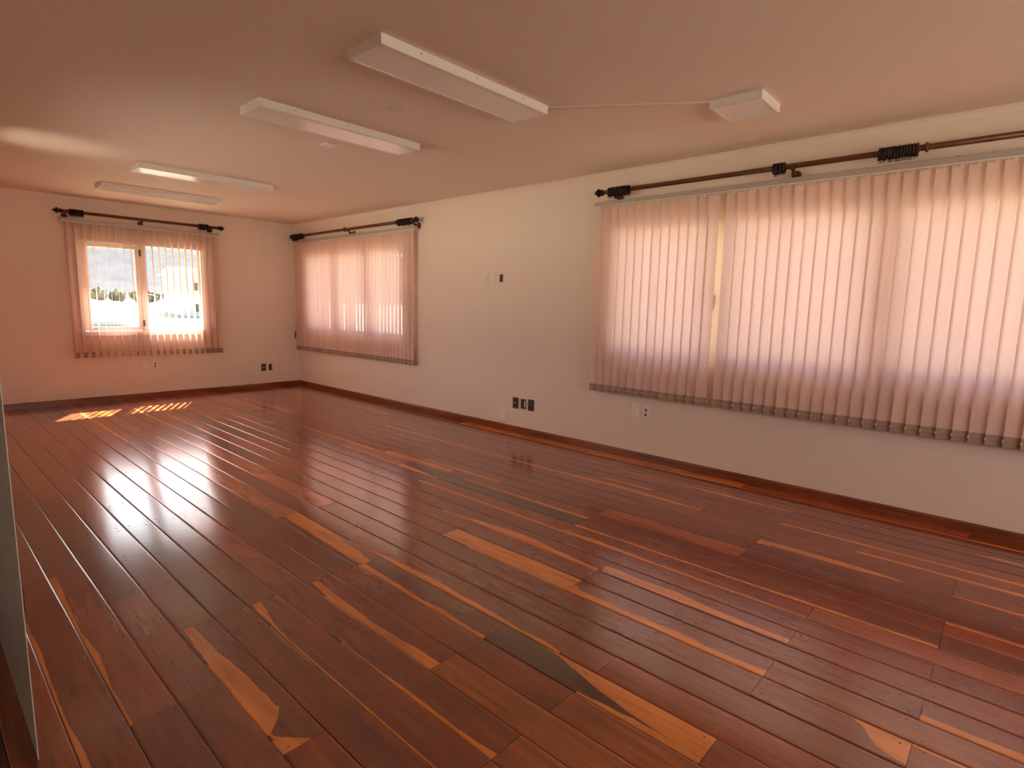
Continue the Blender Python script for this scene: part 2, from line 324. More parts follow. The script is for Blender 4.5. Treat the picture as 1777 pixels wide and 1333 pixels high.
# ------------------------------------------------------------------ floor: planks nailed over joists
floor = MB().box(-3.02, RX, -3.0, FY, -0.15, -0.014).build('floor', M_gap)
tag(floor, 'dark red varnished plank floor with scattered orange sapwood streaks', 'floor', kind='structure')
PW, PX = 0.1456, 0.413
JY = lambda n: 0.13+0.4785*n
TONE = {'D': (0.175, 0.031, 0.008), 'd': (0.215, 0.041, 0.010), 'k': (0.125, 0.025, 0.009), 'K': (0.070, 0.017, 0.006),
        'B': (0.270, 0.062, 0.009), 'R': (0.340, 0.080, 0.028), 'P': (0.38, 0.14, 0.07)}
def jit(c, a=0.16):
    q = 1+random.uniform(-a, a); return tuple(x*q*(1+random.uniform(-0.05, 0.05)) for x in c)
nplank = 0
def plank(k, ya, yb, tone, st=None, mats='HHH'):
    """one board of column k, far end ya, near end yb; st: [(y,u1,u2)] edges of the sapwood; mats L,M,R from H(eart) / S(ap)"""
    global nplank
    w = PW-0.0022; ya -= 0.0008; yb += 0.0008
    L_ = ya-yb
    if st is None: rows = [(ya, 0, 1), (yb, 0, 1)]
    else:
        st = sorted(st, key=lambda s: -s[0])
        def at(y):
            if y >= st[0][0]: return st[0][1:]
            for p, q in zip(st, st[1:]):
                if q[0] <= y <= p[0]:
                    t = (p[0]-y)/(p[0]-q[0]); return (p[1]+(q[1]-p[1])*t, p[2]+(q[2]-p[2])*t)
            return st[-1][1:]
        nr = max(6, int(L_/0.075)); ysr = sorted({ya-L_*i/nr for i in range(nr+1)} | {s[0] for s in st if yb < s[0] < ya}, reverse=True)
        rows = []
        for y in ysr:
            a, c = at(y); j = 0.022
            a = a+random.uniform(-j, j) if 0.01 < a < 0.99 else a; c = c+random.uniform(-j, j) if 0.01 < c < 0.99 else c
            rows.append((y, max(0, min(1, a)), max(0, min(1, max(a, c)))))
    crown = random.uniform(0.0002, 0.0007); tilt = random.uniform(-0.00035, 0.00035)
    E_, E2 = 0.022, 0.055
    vs_ = []; fs = []; ms = []
    for y, a, c in rows:
        a_, c_ = min(max(a, E2), 1-E2), min(max(c, E2), 1-E2)
        us = [0, 0, E_, E2, a_, a_+(c_-a_)*0.5, c_, 1-E2, 1-E_, 1, 1]
        for i, uu in enumerate(us):
            z = crown*(1-(2*uu-1)**2)+tilt*(2*uu-1)
            if i in (1, 9): z -= 0.0016
            if i in (0, 10): z = -0.0142
            vs_.append((uu*w, y-ya, z))
    idx = {'H': 0, 'S': 1}; nc = 11
    for i in range(len(rows)-1):
        a = (rows[i][1]+rows[i+1][1])/2; c = (rows[i][2]+rows[i+1][2])/2
        lcol = mats[0] if a > E2*0.6 else mats[1]; rcol = mats[2] if c < 1-E2*0.6 else mats[1]
        for j, q in enumerate([lcol, lcol, lcol, mats[0], mats[1], mats[1], mats[2], rcol, rcol, rcol]):
            fs.append((i*nc+j, i*nc+j+1, (i+1)*nc+j+1, (i+1)*nc+j)); ms.append(idx[q])
    e = (len(rows)-1)*nc
    fs.append(tuple(range(nc))); ms.append(0); fs.append(tuple(e+j for j in range(nc))); ms.append(0)
    me = bpy.data.meshes.new('plank'); me.from_pydata(vs_, [], fs); me.materials.append(M_heart); me.materials.append(M_sap)
    me.polygons.foreach_set('material_index', ms); me.polygons.foreach_set('use_smooth', [len(q) == 4 for q in fs])
    bm = bmesh.new(); bm.from_mesh(me); bmesh.ops.remove_doubles(bm, verts=bm.verts, dist=1e-6); bmesh.ops.recalc_face_normals(bm, faces=bm.faces)
    bm.normal_update()
    for e_ in bm.edges: e_.smooth = len(e_.link_faces) == 2 and all(q.normal.z > 0.5 for q in e_.link_faces)
    bm.to_mesh(me); bm.free()
    o = link('plank', me, floor, (PX+k*PW+0.0011, ya, 0)); o.color = (*jit(TONE[tone]), 1); nplank += 1
    return o
# boards read off the photograph: column -> [(far joist, near joist, tone, stations, materials)]
S_ = lambda *p: list(p)
HAND = {
 -2: [(9, 3, 'd', None, 'HHH')],
 -1: [(11, 7, 'D', None, 'HHH'), (7, 3, 'D', S_((3.4,.05,1),(2.7,.1,1),(2.3,.05,1),(2.0,.12,1)), 'SHH')],
 0: [(12, 7, 'k', None, 'HHH'), (7, 4, 'D', S_((3.4,.2,1),(3.1,.13,1),(2.79,.05,1),(2.57,.17,1),(2.3,.05,1),(2.1,.04,1)), 'SHH'), (4, 1, 'D', None, 'HHH')],
 1: [(10, 6, 'k', None, 'HHH'), (6, 4, 'D', None, 'HHH'), (4, 1, 'D', None, 'HHH')],
 2: [(19, 17, 'k', S_((8.2,.1,.9),(7.4,.2,.8)), 'HSH'), (12, 7, 'D', None, 'HHH'), (7, 5, 'k', None, 'HHH'),
     (5, 3, 'D', S_((2.5,.14,.38),(2.4,.10,.42),(2.25,.05,.45),(2.16,.02,.50),(2.04,0,.56),(1.9,0,.57),(1.78,0,.59),(1.72,0,.36),(1.68,.03,.07),(1.66,.03,.12),(1.56,0,.68)), 'HSH'), (3, 0, 'D', None, 'HHH')],
 3: [(14, 9, 'D', None, 'HHH'), (9, 5, 'k', None, 'HHH'), (5, 1, 'D', None, 'HHH')],
 4: [(11, 7, 'k', None, 'HHH'), (7, 5, 'D', None, 'HHH'), (5, 2, 'D', S_((2.5,.11,.38),(2.4,.07,.25),(2.32,.04,.16),(2.2,.0,.09),(2.07,0,.02),(1.9,0,0)), 'HSH'), (2, -1, 'd', S_((1.0,.0,1),(.7,.1,1),(.4,.2,1)), 'SHH')],
 5: [(12, 6, 'R', None, 'HHH'), (6, 4, 'D', None, 'HHH'), (4, 2, 'D', S_((2.0,.0,1),(1.85,.05,1),(1.68,.07,1),(1.4,.11,1),(1.25,.10,1),(1.08,.2,1)), 'SHH'), (2, -1, 'B', None, 'HHH')],
 6: [(15, 12, 'd', None, 'HHH'), (12, 7, 'k', None, 'HHH'), (7, 5, 'D', None, 'HHH'), (5, 3, 'D', S_((2.5,.14,.35),(2.35,.05,.34),(2.24,0,.30),(2.0,0,.24),(1.8,0,.30),(1.56,0,.39)), 'HSH'), (3, -1, 'B', None, 'HHH')],
 7: [(13, 8, 'D', None, 'HHH'), (8, 5, 'k', None, 'HHH'), (5, 2, 'd', None, 'HHH'), (2, -2, 'B', None, 'HHH')],
 8: [(12, 7, 'R', None, 'HHH'), (7, 5, 'D', S_((3.47,.34,1),(3.3,.28,.98),(3.1,.25,.95),(2.84,.2,.79),(2.65,.14,.7),(2.52,.14,.55)), 'HSH'),
     (5, 3, 'k', S_((2.5,.3,1),(2.2,.2,1),(1.98,.14,1),(1.86,.2,1),(1.55,.11,1)), 'SHH'),
     (3, 1, 'K', S_((1.56,0,1),(1.4,0,.98),(1.3,0,.95),(1.22,0,.84),(1.16,0,.71),(1.08,.03,.58),(1.02,.09,.46),(.95,.14,.42),(.90,.17,.31),(.85,.22,.27),(.77,.21,.24),(.70,.2,.21),(.61,.2,.2)), 'SHS'), (1, -1, 'D', None, 'HHH')],
 9: [(12, 9, 'D', None, 'HHH'), (9, 6, 'd', None, 'HHH'), (6, 2, 'd', S_((2.9,0,1),(2.6,.12,1),(2.3,.26,1),(2.06,.32,1),(1.9,.24,1),(1.7,.2,1),(1.5,.13,1),(1.34,.16,1),(1.27,.0,1),(1.1,0,1)), 'SHH'), (2, -2, 'd', None, 'HHH')],
 10: [(12, 7, 'R', None, 'HHH'), (7, 4, 'd', None, 'HHH'), (4, 0, 'D', None, 'HHH')],
 11: [(14, 10, 'D', None, 'HHH'), (10, 5, 'd', None, 'HHH'), (5, 1, 'D', None, 'HHH'), (1, 0, 'D', S_((.6,1,1),(.30,.95,1),(.27,.8,1),(.22,.30,1),(.17,.15,1),(.13,.12,1)), 'HSS')],
 12: [(13, 8, 'R', None, 'HHH'), (8, 5, 'D', None, 'HHH'), (5, 3, 'd', S_((2.5,.05,1),(2.0,.0,1),(1.5,0,1)), 'HSS'), (3, 1, 'd', S_((1.55,.52,1),(1.5,.33,1),(1.3,.30,1),(.99,.36,1),(.85,.26,1),(.62,.32,1)), 'SHH'), (1, -1, 'd', None, 'HHH')],
 13: [(12, 9, 'd', None, 'HHH'), (9, 5, 'd', None, 'HHH'), (5, 3, 'd', S_((2.5,1,1),(2.0,.96,1)), 'HHH'), (3, 0, 'D', None, 'HHH'), (0, -3, 'D', S_((.13,.22,1),(-.14,.32,1),(-.5,.2,1)), 'SHH')],
 14: [(10, 6, 'd', None, 'HHH'), (6, 3, 'd', S_((2.9,0,1),(2.6,.2,1),(2.3,.5,1),(2.08,.52,1),(1.9,.32,1),(1.7,.22,1),(1.58,.1,1)), 'SHH'), (3, 1, 'd', S_((1.56,.30,.6),(1.5,.12,.6),(1.3,.06,.55),(1.15,.06,.62),(1.0,.08,.45),(.8,.08,.36),(.62,.08,.33)), 'HSH'), (1, -2, 'D', None, 'HHH')],
 15: [(12, 8, 'D', None, 'HHH'), (8, 4, 'd', None, 'HHH'), (4, 0, 'd', None, 'HHH')],
 16: [(11, 7, 'k', S_((5.3,.9,1),(4,.9,1)), 'HHS'), (7, 4, 'd', S_((3.4,.14,1),(2.7,.13,1),(2.36,.16,1),(2.1,.10,1)), 'SHH'), (4, 1, 'd', S_((2.0,.22,1),(1.8,.26,1),(1.68,.22,1),(1.4,.1,1),(1.1,.05,1)), 'SHH')],
 17: [(14, 10, 'D', None, 'HHH'), (10, 8, 'R', None, 'HHH'), (8, 4, 'K', S_((3.9,.3,.8),(3.6,.2,.5),(3.4,.0,.0)), 'SHH'), (4, 0, 'd', S_((1.7,.10,1),(1.0,.08,1),(.65,.12,1)), 'SHH')],
 18: [(12, 9, 'd', S_((5.8,.1,1),(4.5,.1,1)), 'SHH'), (9, 7, 'd', S_((4.4,.12,.7),(3.9,.2,.72),(3.44,.3,.7)), 'HSH'), (7, 4, 'd', S_((3.4,0,1),(2.72,.12,1),(2.14,.22,1),(1.9,.08,1)), 'SHH'), (4, 0, 'D', None, 'HHH')],
 19: [(12, 8, 'd', None, 'HHH'), (8, 6, 'd', S_((3.9,.1,1),(3.47,.1,1),(3.0,.2,1)), 'SHH'), (6, 4, 'D', None, 'HHH'), (4, 2, 'R', None, 'HHH'), (2, -1, 'k', None, 'HHH')],
 20: [(17, 14, 'd', S_((7.8,.17,1),(7.2,.39,1)), 'SHH'), (14, 8, 'd', None, 'HHH'), (8, 3, 'd', None, 'HHH'), (3, -1, 'D', None, 'HHH')],
 21: [(9, 6, 'd', None, 'HHH'), (6, 2, 'd', None, 'HHH'), (2, 0, 'D', S_((1.09,.03,.42),(.9,.05,.50),(.62,.05,.49),(.45,.12,.38),(.33,.2,.24),(.2,.2,.2)), 'HSH'), (0, -3, 'd', S_((.13,.2,.3),(-.14,.2,.34),(-.6,.1,.3)), 'HSH')],
 22: [(12, 8, 'd', None, 'HHH'), (8, 4, 'd', None, 'HHH'), (4, 0, 'd', S_((1.0,1,1),(.7,.85,1),(.3,.82,1),(.13,.9,1)), 'HHS')],
 23: [(11, 6, 'd', S_((3.2,.1,1),(2.9,.14,1)), 'SHH'), (6, 3, 'd', S_((2.9,.14,1),(2.31,.42,1),(2.03,.3,1),(1.7,.1,1)), 'SHH'), (3, 1, 'd', S_((1.5,1,1),(1.1,.8,1),(.7,.9,1)), 'HHS'), (1, -2, 'd', S_((.6,.1,1),(-.14,.15,1)), 'SHH')],
 24: [(13, 8, 'd', None, 'HHH'), (8, 4, 'd', S_((2.6,.0,1),(2.48,.06,1),(2.05,.12,1)), 'SHH'), (4, 2, 'D', None, 'HHH'), (2, -1, 'd', S_((1.0,.1,1),(.45,.1,1),(-.14,.2,1)), 'SHH')],
 26: [(9, 5, 'd', None, 'HHH'), (5, 2, 'd', S_((2.4,.07,1),(1.63,.2,1),(1.2,.1,1)), 'SHH'), (2, -2, 'd', S_((.1,.2,.2),(0,.2,.5),(-.1,.2,.45),(-.2,.2,.2)), 'HSH')],
}
rnd_tones = ['D', 'd', 'd', 'd', 'k', 'D', 'd', 'B', 'R']
def random_board(k, n1, n0):
    if random.random() < 0.36:
        wd = random.choice([0.10, 0.12, 0.15, 0.2, 0.28, 0.4]); ya, yb = JY(n1), JY(n0); t = random.uniform(0, .5)
        ys_ = [ya-(ya-yb)*q/5 for q in range(6)]; ww = [max(0, wd*(1-abs(q/5-t)*random.uniform(.2, 1.4))) for q in range(6)]
        if random.random() < 0.5: plank(k, ya, yb, random.choice(rnd_tones), [(y, w_, 1) for y, w_ in zip(ys_, ww)], 'SHH')
        else: plank(k, ya, yb, random.choice(rnd_tones), [(y, 0, 1-w_) for y, w_ in zip(ys_, ww)], 'HHS')
    elif random.random() < 0.04: plank(k, JY(n1), JY(n0), 'd', None, 'SSS')
    else: plank(k, JY(n1), JY(n0), random.choice(rnd_tones))
NMAX, NMIN = 18.85, -6.54
for k in range(-2, 30):
    if PX+k*PW > RX-0.02: continue
    done = sorted(HAND.get(k, []), key=lambda q: -q[0])
    cur = NMAX
    def fill(hi, lo):
        c = hi
        while c-lo > 0.05:
            nx = math.ceil(c)-random.choice([3, 4, 5, 6, 7])
            if nx-lo < 2: nx = lo
            random_board(k, c, nx); c = nx
    for (a, c, tone, st, ms) in done:
        if cur-a > 0.05: fill(cur, a)
        plank(k, JY(a), JY(c), tone, st, ms); cur = c
    fill(cur, NMIN)
# entrance space boards (behind the left wall, not in the frame): one joined piece
b = MB(); k = -3
while PX+k*PW > -3.0:
    x = PX+k*PW; b.box(x+0.001, x+PW-0.001, -3.0, 3.24, -0.014, 0.0); k -= 1
eb = b.build('entrance_boards', M_heart, floor); eb.color = (0.06, 0.018, 0.009, 1); eb['kind'] = 'stuff'
# nail heads, two per board and joist
b = MB()
for k in range(-1, 29):
    for n_ in range(-1, 12):
        for q in (0.22, 0.78):
            for dy in ((0.028, -0.028) if random.random() < 0.35 else (random.choice((0.026, -0.026)),)):
                x = PX+(k+q+random.uniform(-.05, .05))*PW; y = JY(n_)+dy+random.uniform(-.006, .006)
                if x < RX-0.04: b.lathe((x, y, -0.002), (0, 0, 1), [(0, 0.0036), (0.0032, 0.0036), (0.0037, 0.0024)], 6)
nl = b.build('nail_heads', M_nail, floor); nl['kind'] = 'stuff'

# ------------------------------------------------------------------ windows
def sash_frame(mb, a0, a1, z0, z1, d0, d1, w):
    """rectangular frame lying in local XZ, depth d0..d1 in local Y"""
    mb.box(a0, a0+w, d0, d1, z0, z1, bevel=0.004); mb.box(a1-w, a1, d0, d1, z0, z1, bevel=0.004)
    mb.box(a0+w, a1-w, d0, d1, z0, z0+w, bevel=0.004); mb.box(a0+w, a1-w, d0, d1, z1-w, z1, bevel=0.004)
def window(name, root_loc, rz, width, z0, z1, bays, label, depth0=0.006):
    """local x along the wall, local +y to the outside"""
    t = empty(name, root_loc, rz); tag(t, label, 'window', kind='structure')
    mb = MB(); sash_frame(mb, 0, width, z0, z1, depth0, depth0+0.075, 0.018)
    for a in bays[1:-1]: mb.box(a-0.020, a+0.020, depth0, depth0+0.075, z0+0.018, z1-0.018, bevel=0.003)
    mb.build('frame', M_frame, t)
    for i in range(len(bays)-1):
        a0 = bays[i]+(0.018 if i == 0 else 0.020)+0.003; a1 = bays[i+1]-(0.018 if i == len(bays)-2 else 0.020)-0.003
        fw = 0.045
        s_ = MB(); sash_frame(s_, a0, a1, z0+0.021, z1-0.021, depth0+0.012, depth0+0.055, fw)
        so = s_.build('sash', M_frame, t)
        g = MB(); g.box(a0+fw-0.006, a1-fw+0.006, depth0+0.030, depth0+0.035, z0+0.021+fw-0.006, z1-0.021-fw+0.006); g.build('glass_pane', M_glass, so)
        hh = MB(); hx = a1-fw*0.5
        hh.box(hx-0.010, hx+0.010, depth0+0.002, depth0+0.013, 1.42, 1.54, bevel=0.003); hh.box(hx-0.008, hx+0.008, depth0-0.028, depth0-0.014, 1.44, 1.56, bevel=0.003); hh.box(hx-0.006, hx+0.006, depth0-0.016, depth0+0.004, 1.47, 1.49)
        hh.build('handle', M_alu, so)
    return t
# far window: an opening sash at the left, a fixed pane at the right
t = empty('window_1', (0, FY, 0)); tag(t, 'white two-part window in the far wall, open blind slats in front', 'window', kind='structure')
mb = MB(); x0, x1, z0, z1 = W1; d0, d1 = -0.012, 0.07
mb.box(x0-0.006, x0+0.03, d0, d1, z0, z1, bevel=0.003); mb.box(x1-0.03, x1+0.006, d0, d1, z0, z1, bevel=0.003)
mb.box(x0+0.03, x1-0.03, d0, d1, z1-0.03, z1, bevel=0.003); mb.box(x0+0.03, x1-0.03, d0, d1, z0, z0+0.035, bevel=0.003)
mb.box(2.368, 2.430, d0, d1, z0+0.035, z1-0.03, bevel=0.003)
mb.build('frame', M_frame, t)
s_ = MB(); sash_frame(s_, 1.698, 2.365, z0+0.038, z1-0.033, 0.002, 0.045, 0.055); so = s_.build('sash', M_frame, t)
g = MB(); g.box(1.747, 2.316, 0.020, 0.025, z0+0.087, z1-0.082); g.build('glass_pane', M_glass, so)
for zz in (1.06, 2.02):
    q = MB(); q.lathe((2.366, -0.016, zz-0.045), (0, 0, 1), [(0, 0.007), (0.09, 0.007)], 10); q.box(2.348, 2.384, -0.013, -0.0105, zz-0.04, zz+0.04); q.build('hinge', M_hinge, so)
g = MB(); g.box(2.428, x1-0.028, 0.030, 0.035, z0+0.033, z1-0.028); g.build('glass_pane', M_glass, t)
q = MB(); q.box(x0-0.03, x1+0.03, -0.030, 0.0, z0-0.030, z0-0.002, bevel=0.004); q.build('sill', M_frame, t)
# right-wall windows (local x runs towards -y)
window('window_2', (RX, W2[1], 0), -PI/2, W2[1]-W2[0], W2[2], W2[3], [0, 0.867, 1.733, 2.6], 'three-bay white window behind the far blind of the right wall')
window('window_3', (RX, W3[1], 0), -PI/2, W3[1]-W3[0], W3[2], W3[3], [0, 1.045, 2.20, 3.33], 'three-bay white window behind the near wide blind of the right wall')

window('added_back_window', (3.7, -3.0, 0), PI, 3.2, 0.88, 2.15, [0, 1.067, 2.133, 3.2], 'three-bay window added for the fill light behind the camera, not in the frame')  # made-up window, set around the back fill light
window('assumed_left_window', (0.284, 4.05, 0), PI/2, 2.6, 0.93, 2.15, [0, 1.3, 2.6], 'assumed two-bay window in the left wall, not in the frame', 0.01)  # window assumed from the ceiling streak, set around the added left fill

# ------------------------------------------------------------------ vertical blinds
SL_W, SL_P, SL_TOP, SL_BOT, HEM = 0.0935, 0.0835, 2.335, 0.612, 0.068
def slat_mesh():
    b = MB(); nx, nz = 6, 5; vs_ = []
    for j in range(nz+1):
        z = SL_BOT+HEM*0.6+(SL_TOP-SL_BOT-HEM*0.6)*j/nz
        for i in range(nx+1):
            q = i/nx*2-1; vs_.append((q*SL_W/2, 0.0035*(1-q*q), z))
    fs = [(j*(nx+1)+i, j*(nx+1)+i+1, (j+1)*(nx+1)+i+1, (j+1)*(nx+1)+i) for j in range(nz) for i in range(nx)]
    b.add(vs_, fs, 0, True); return b.mesh('slat', M_slat)
def hem_mesh():
    b = MB(); nx = 6; t = 0.0022; vs_ = []; z0, z1 = SL_BOT, SL_BOT+HEM
    for (z, s) in ((z0, -1), (z1, -1), (z1, 1), (z0, 1)):
        for i in range(nx+1):
            q = i/nx*2-1; vs_.append((q*(SL_W/2+0.0004), 0.0035*(1-q*q)+s*t*(0.6 if z == z1 else 1), z))
    n1 = nx+1; fs = [(a*n1+i, a*n1+i+1, ((a+1) % 4)*n1+i+1, ((a+1) % 4)*n1+i) for a in range(4) for i in range(nx)]
    fs += [(0, n1, 2*n1, 3*n1), (nx, nx+n1, nx+2*n1, nx+3*n1)]
    b.add(vs_, fs, 0, False)
    
    return b.mesh('bottom_weight', M_hem)
def clip_mesh():
    b = MB(); b.box(-0.007, 0.007, -0.0035, 0.005, SL_TOP-0.007, SL_TOP+0.003); b.box(-0.003, 0.003, -0.002, 0.004, SL_TOP+0.003, SL_TOP+0.020)
    return b.mesh('hanger_clip', M_plas)
ME_S, ME_H, ME_C = slat_mesh(), hem_mesh(), clip_mesh()
def blind(label, loc, rz, length, positions, angles, rail_x0=None):
    """local x along the wall, local -y into the room; positions along x"""
    t = empty('vertical_blind', loc, rz); tag(t, label, 'blind', 'vertical fabric blinds')
    a0 = -0.02 if rail_x0 is None else rail_x0
    b = MB(); b.box(a0, length, -0.022, 0.022, SL_TOP+0.014, SL_TOP+0.055, bevel=0.004)
    hr = b.build('headrail', M_alu, t)
    b = MB(); b.box(a0, length, -0.0260, -0.0218, SL_TOP+0.008, SL_TOP+0.016, bevel=0.001); lp = b.build('rail_lip', M_plas, hr); lp['label'] = 'thin white lower lip of the headrail'
    k = a0+0.15
    while k < length:
        q = MB(); q.box(k-0.012, k+0.012, -0.024, 0.076, SL_TOP+0.055, SL_TOP+0.059); q.box(k-0.012, k+0.012, 0.072, 0.077, SL_TOP+0.025, SL_TOP+0.059); q.build('mounting_bracket', M_alu, t); k += 0.85
    pts = []
    for x, an in zip(positions, angles):
        s = link('slat', ME_S, t, (x, 0, 0)); s.rotation_euler = (0, 0, an)
        link('bottom_weight', ME_H, s); link('hanger_clip', ME_C, s)
        c, si = math.cos(an), math.sin(an); e = SL_W/2
        for q in (-1, 1): pts.append((x+q*e*c+0.004*si, q*e*si-0.004*c-0.001, SL_BOT+0.035))
        pts.append((x+e*c+SL_P*0.1, e*si-0.006, SL_BOT+0.026))
    b = MB(); b.tube(pts, 0.0011, 5)
    for p in pts[0::3]+pts[1::3]: b.box(p[0]-0.0035, p[0]+0.0035, p[1]-0.004, p[1]+0.002, p[2]-0.004, p[2]+0.010)
    b.build('bead_chain', M_cord, t)
    return t
# near blind: left end y=3.10, seam near y=1.90, runs on beyond the right of the frame
ps = [0.045+i*SL_P for i in range(14)]; ps += [1.281+i*SL_P for i in range(29)]
random.seed(11)
an = [math.radians(9+random.uniform(-2.5, 2.5)) for _ in ps]; an[8] = math.radians(2); an[13] = math.radians(14); an[20] = math.radians(14)
blind('wide closed beige vertical blind over the near window of the right wall', (RX-0.08, 3.105, 0), -PI/2, 3.62, ps, an)
# far blind of the right wall
ps = [0.045+i*SL_P for i in range(38)]
an = [math.radians(-1.4-3.8*i/37+random.uniform(-2.2, 2.2)) for i in range(38)]
blind('beige vertical blind over the far window of the right wall, beside the room corner', (RX-0.08, 9.07, 0), -PI/2, 3.23, ps, an, 0.02)
# far wall blind, slats turned open
ps = [0.05+i*SL_P for i in range(22)]
an = [math.radians(90-(22-30*i/21)+random.uniform(-2.5, 2.5)) for i in range(22)]
for i in (0, 1, 2): an[i] += math.radians(-14)
for i in (19, 20, 21): an[i] += math.radians(22)
blind('sheer looking vertical blind turned open before the bright window of the far wall', (1.535, FY-0.075, 0), 0, 1.86, ps, an)
# loose control cord with its weight at the corner end of the far right blind
b = MB(); b.tube([(RX-0.085, 9.075, 2.36), (RX-0.09, 9.085, 1.6), (RX-0.09, 9.085, 0.92)], 0.0016, 5)
t = empty('control_cord', (0, 0, 0)); tag(t, 'thin blind control cord with dark weight hanging in the room corner', 'cord')
b.build('cord', M_cord, t); b = MB(); b.lathe((RX-0.09, 9.085, 0.80), (0, 0, 1), [(0, 0.008), (0.015, 0.013), (0.09, 0.013), (0.12, 0.005)], 12); b.build('cord_weight', M_greyp, t)

# ------------------------------------------------------------------ curtain rods
ME_RING = MB().torus((0, 0, 0), (1, 0, 0), 0.0335, 0.0085, 18, 8).mesh('ring', M_ring)
ME_EYE = MB().torus((0, 0, -0.0480), (0, 1, 0), 0.008, 0.0020, 10, 6).mesh('ring_eye', M_ring)
def rod(label, loc, rz, length, rings, brackets, collars, fin0, fin1):
    """local x along the rod, +y to the wall (0.10 behind)"""
    t = empty('curtain_rod', loc, rz); tag(t, label, 'curtain rod', 'wooden curtain rods')
    b = MB(); b.lathe((0, 0, 0), (1, 0, 0), [(0, 0.0190), (length, 0.0190)], 16); b.build('pole', M_rod, t)
    prof = [(0, 0.019), (0.003, 0.027), (0.012, 0.030), (0.018, 0.019), (0.024, 0.015), (0.030, 0.026), (0.042, 0.037), (0.054, 0.034), (0.064, 0.020), (0.070, 0.012), (0.076, 0.015), (0.082, 0.012), (0.092, 0.002)]
    for on, x, s in ((fin0, 0, -1), (fin1, length, 1)):
        if on: b = MB(); b.lathe((x, 0, 0), (s, 0, 0), prof, 16); b.build('finial', M_ring, t)
    for x in brackets:
        b = MB()
        b.lathe((x, 0.0995, -0.050), (0, -1, 0), [(0, 0.034), (0.008, 0.034), (0.014, 0.024), (0.020, 0.013), (0.060, 0.012), (0.075, 0.017), (0.082, 0.015)], 16)
        # cup under the pole
        cs = []
        for i in range(13):
            th = PI+PI*i/12
            cs.append((math.cos(th), math.sin(th)))
        vs_ = []; fs = []
        for xx in (x-0.012, x+0.012):
            for rr in (0.0195, 0.031):
                vs_ += [(xx, c*rr, s*rr) for c, s in cs]
        n_ = 13
        for i in range(12):
            fs += [(i, i+1, n_+i+1, n_+i), (2*n_+i, 2*n_+i+1, 3*n_+i+1, 3*n_+i), (i, i+1, 2*n_+i+1, 2*n_+i), (n_+i, n_+i+1, 3*n_+i+1, 3*n_+i)]
        fs += [(0, n_, 3*n_, 2*n_), (12, n_+12, 3*n_+12, 2*n_+12)]
        b.add(vs_, fs); b.lathe((x, 0.020, -0.052), (0, -0.35, 1), [(0, 0.011), (0.032, 0.010)], 10)
        b.build('bracket', M_rod, t)
    for x in collars:
        b = MB(); b.lathe((x-0.010, 0, 0), (1, 0, 0), [(0, 0.020), (0.004, 0.031), (0.016, 0.031), (0.020, 0.020)], 16); b.build('collar', M_rod, t)
    for (a, c, n_) in rings:
        for i in range(n_):
            x = a+(c-a)*(i+0.5)/n_
            g = link('ring', ME_RING, t, (x, 0, -0.0055)); g.rotation_euler = (random.uniform(-.4, .4), random.uniform(-.05, .05), random.uniform(-.09, .09))
            link('ring_eye', ME_EYE, g)
    return t
rod('dark wooden curtain rod with black rings above the wide near blind of the right wall', (RX-0.10, 3.035, 2.472), -PI/2, 3.66, [(0.06, 0.275, 11), (1.505, 1.595, 4), (2.178, 2.40, 13)], [0.13, 1.645, 3.5], [2.442], True, False)
rod('dark wooden curtain rod with black ring bunches over the blind beside the corner', (RX-0.10, 9.12, 2.462), -PI/2, 3.27, [(0.05, 0.38, 15), (2.93, 3.22, 13)], [0.03, 1.74, 3.245], [1.655], False, True)
rod('dark wooden curtain rod with black rings on the far wall above the bright window', (1.53, FY-0.10, 2.465), 0, 1.85, [(0.075, 0.225, 8), (1.58, 1.715, 7)], [0.04, 0.87, 1.76], [], True, True)

# ------------------------------------------------------------------ ceiling lamps
def lamp(label, x0, x1, y0, y1, group):
    t = empty('ceiling_lamp', ((x0+x1)/2, (y0+y1)/2, H)); tag(t, label, 'ceiling lamp', group)
    hx, hy, h = (x1-x0)/2, (y1-y0)/2, 0.050; e = 0.020
    b = MB()  # housing: tray with a rim around the recessed diffuser
    o = [(-hx, -hy), (hx, -hy), (hx, hy), (-hx, hy)]; i_ = [(-hx+e, -hy+e), (hx-e, -hy+e), (hx-e, hy-e), (-hx+e, hy-e)]
    vs_ = [(x, y, 0) for x, y in o]+[(x, y, -h+0.003) for x, y in o]+[(x*(1-0.003/abs(x)), y*(1-0.003/abs(y)), -h) for x, y in o]+[(x, y, -h) for x, y in i_]+[(x, y, -h+0.006) for x, y in i_]
    fs = [(0, 1, 2, 3)]
    for L0 in (0, 4, 8, 12):
        for k in range(4): fs.append((L0+k, L0+(k+1) % 4, L0+4+(k+1) % 4, L0+4+k))
    fs.append((16, 17, 18, 19)); b.add(vs_, fs); b.build('housing', M_fix, t)
    b = MB(); b.box(-hx+e+0.001, hx-e-0.001, -hy+e+0.001, hy-e-0.001, -h+0.0025, -h+0.0055); b.build('diffuser', M_diff, t)
    for sx in ((-0.62, 0.0, 0.62) if hx > 0.4 else (0.0,)):
        for sy in (-1, 1):
            b = MB(); b.lathe((sx*hx, sy*hy, -0.018), (0, sy, 0), [(0, 0.0035), (0.0015, 0.0035), (0.0025, 0.002)], 8); b.build('screw', M_hinge, t)
    return t
LG = 'long white ceiling lamps'
lamp('long white ceiling lamp nearest the camera, a conduit leading from its corner', 1.665, 2.918, 2.395, 2.685, LG)
lamp('second nearest long white ceiling lamp, beside the small cover plate', 1.665, 2.938, 3.712, 3.998, LG)
lamp('third nearest long white ceiling lamp, next before the farthest one', 1.678, 2.955, 6.31, 6.60, LG)
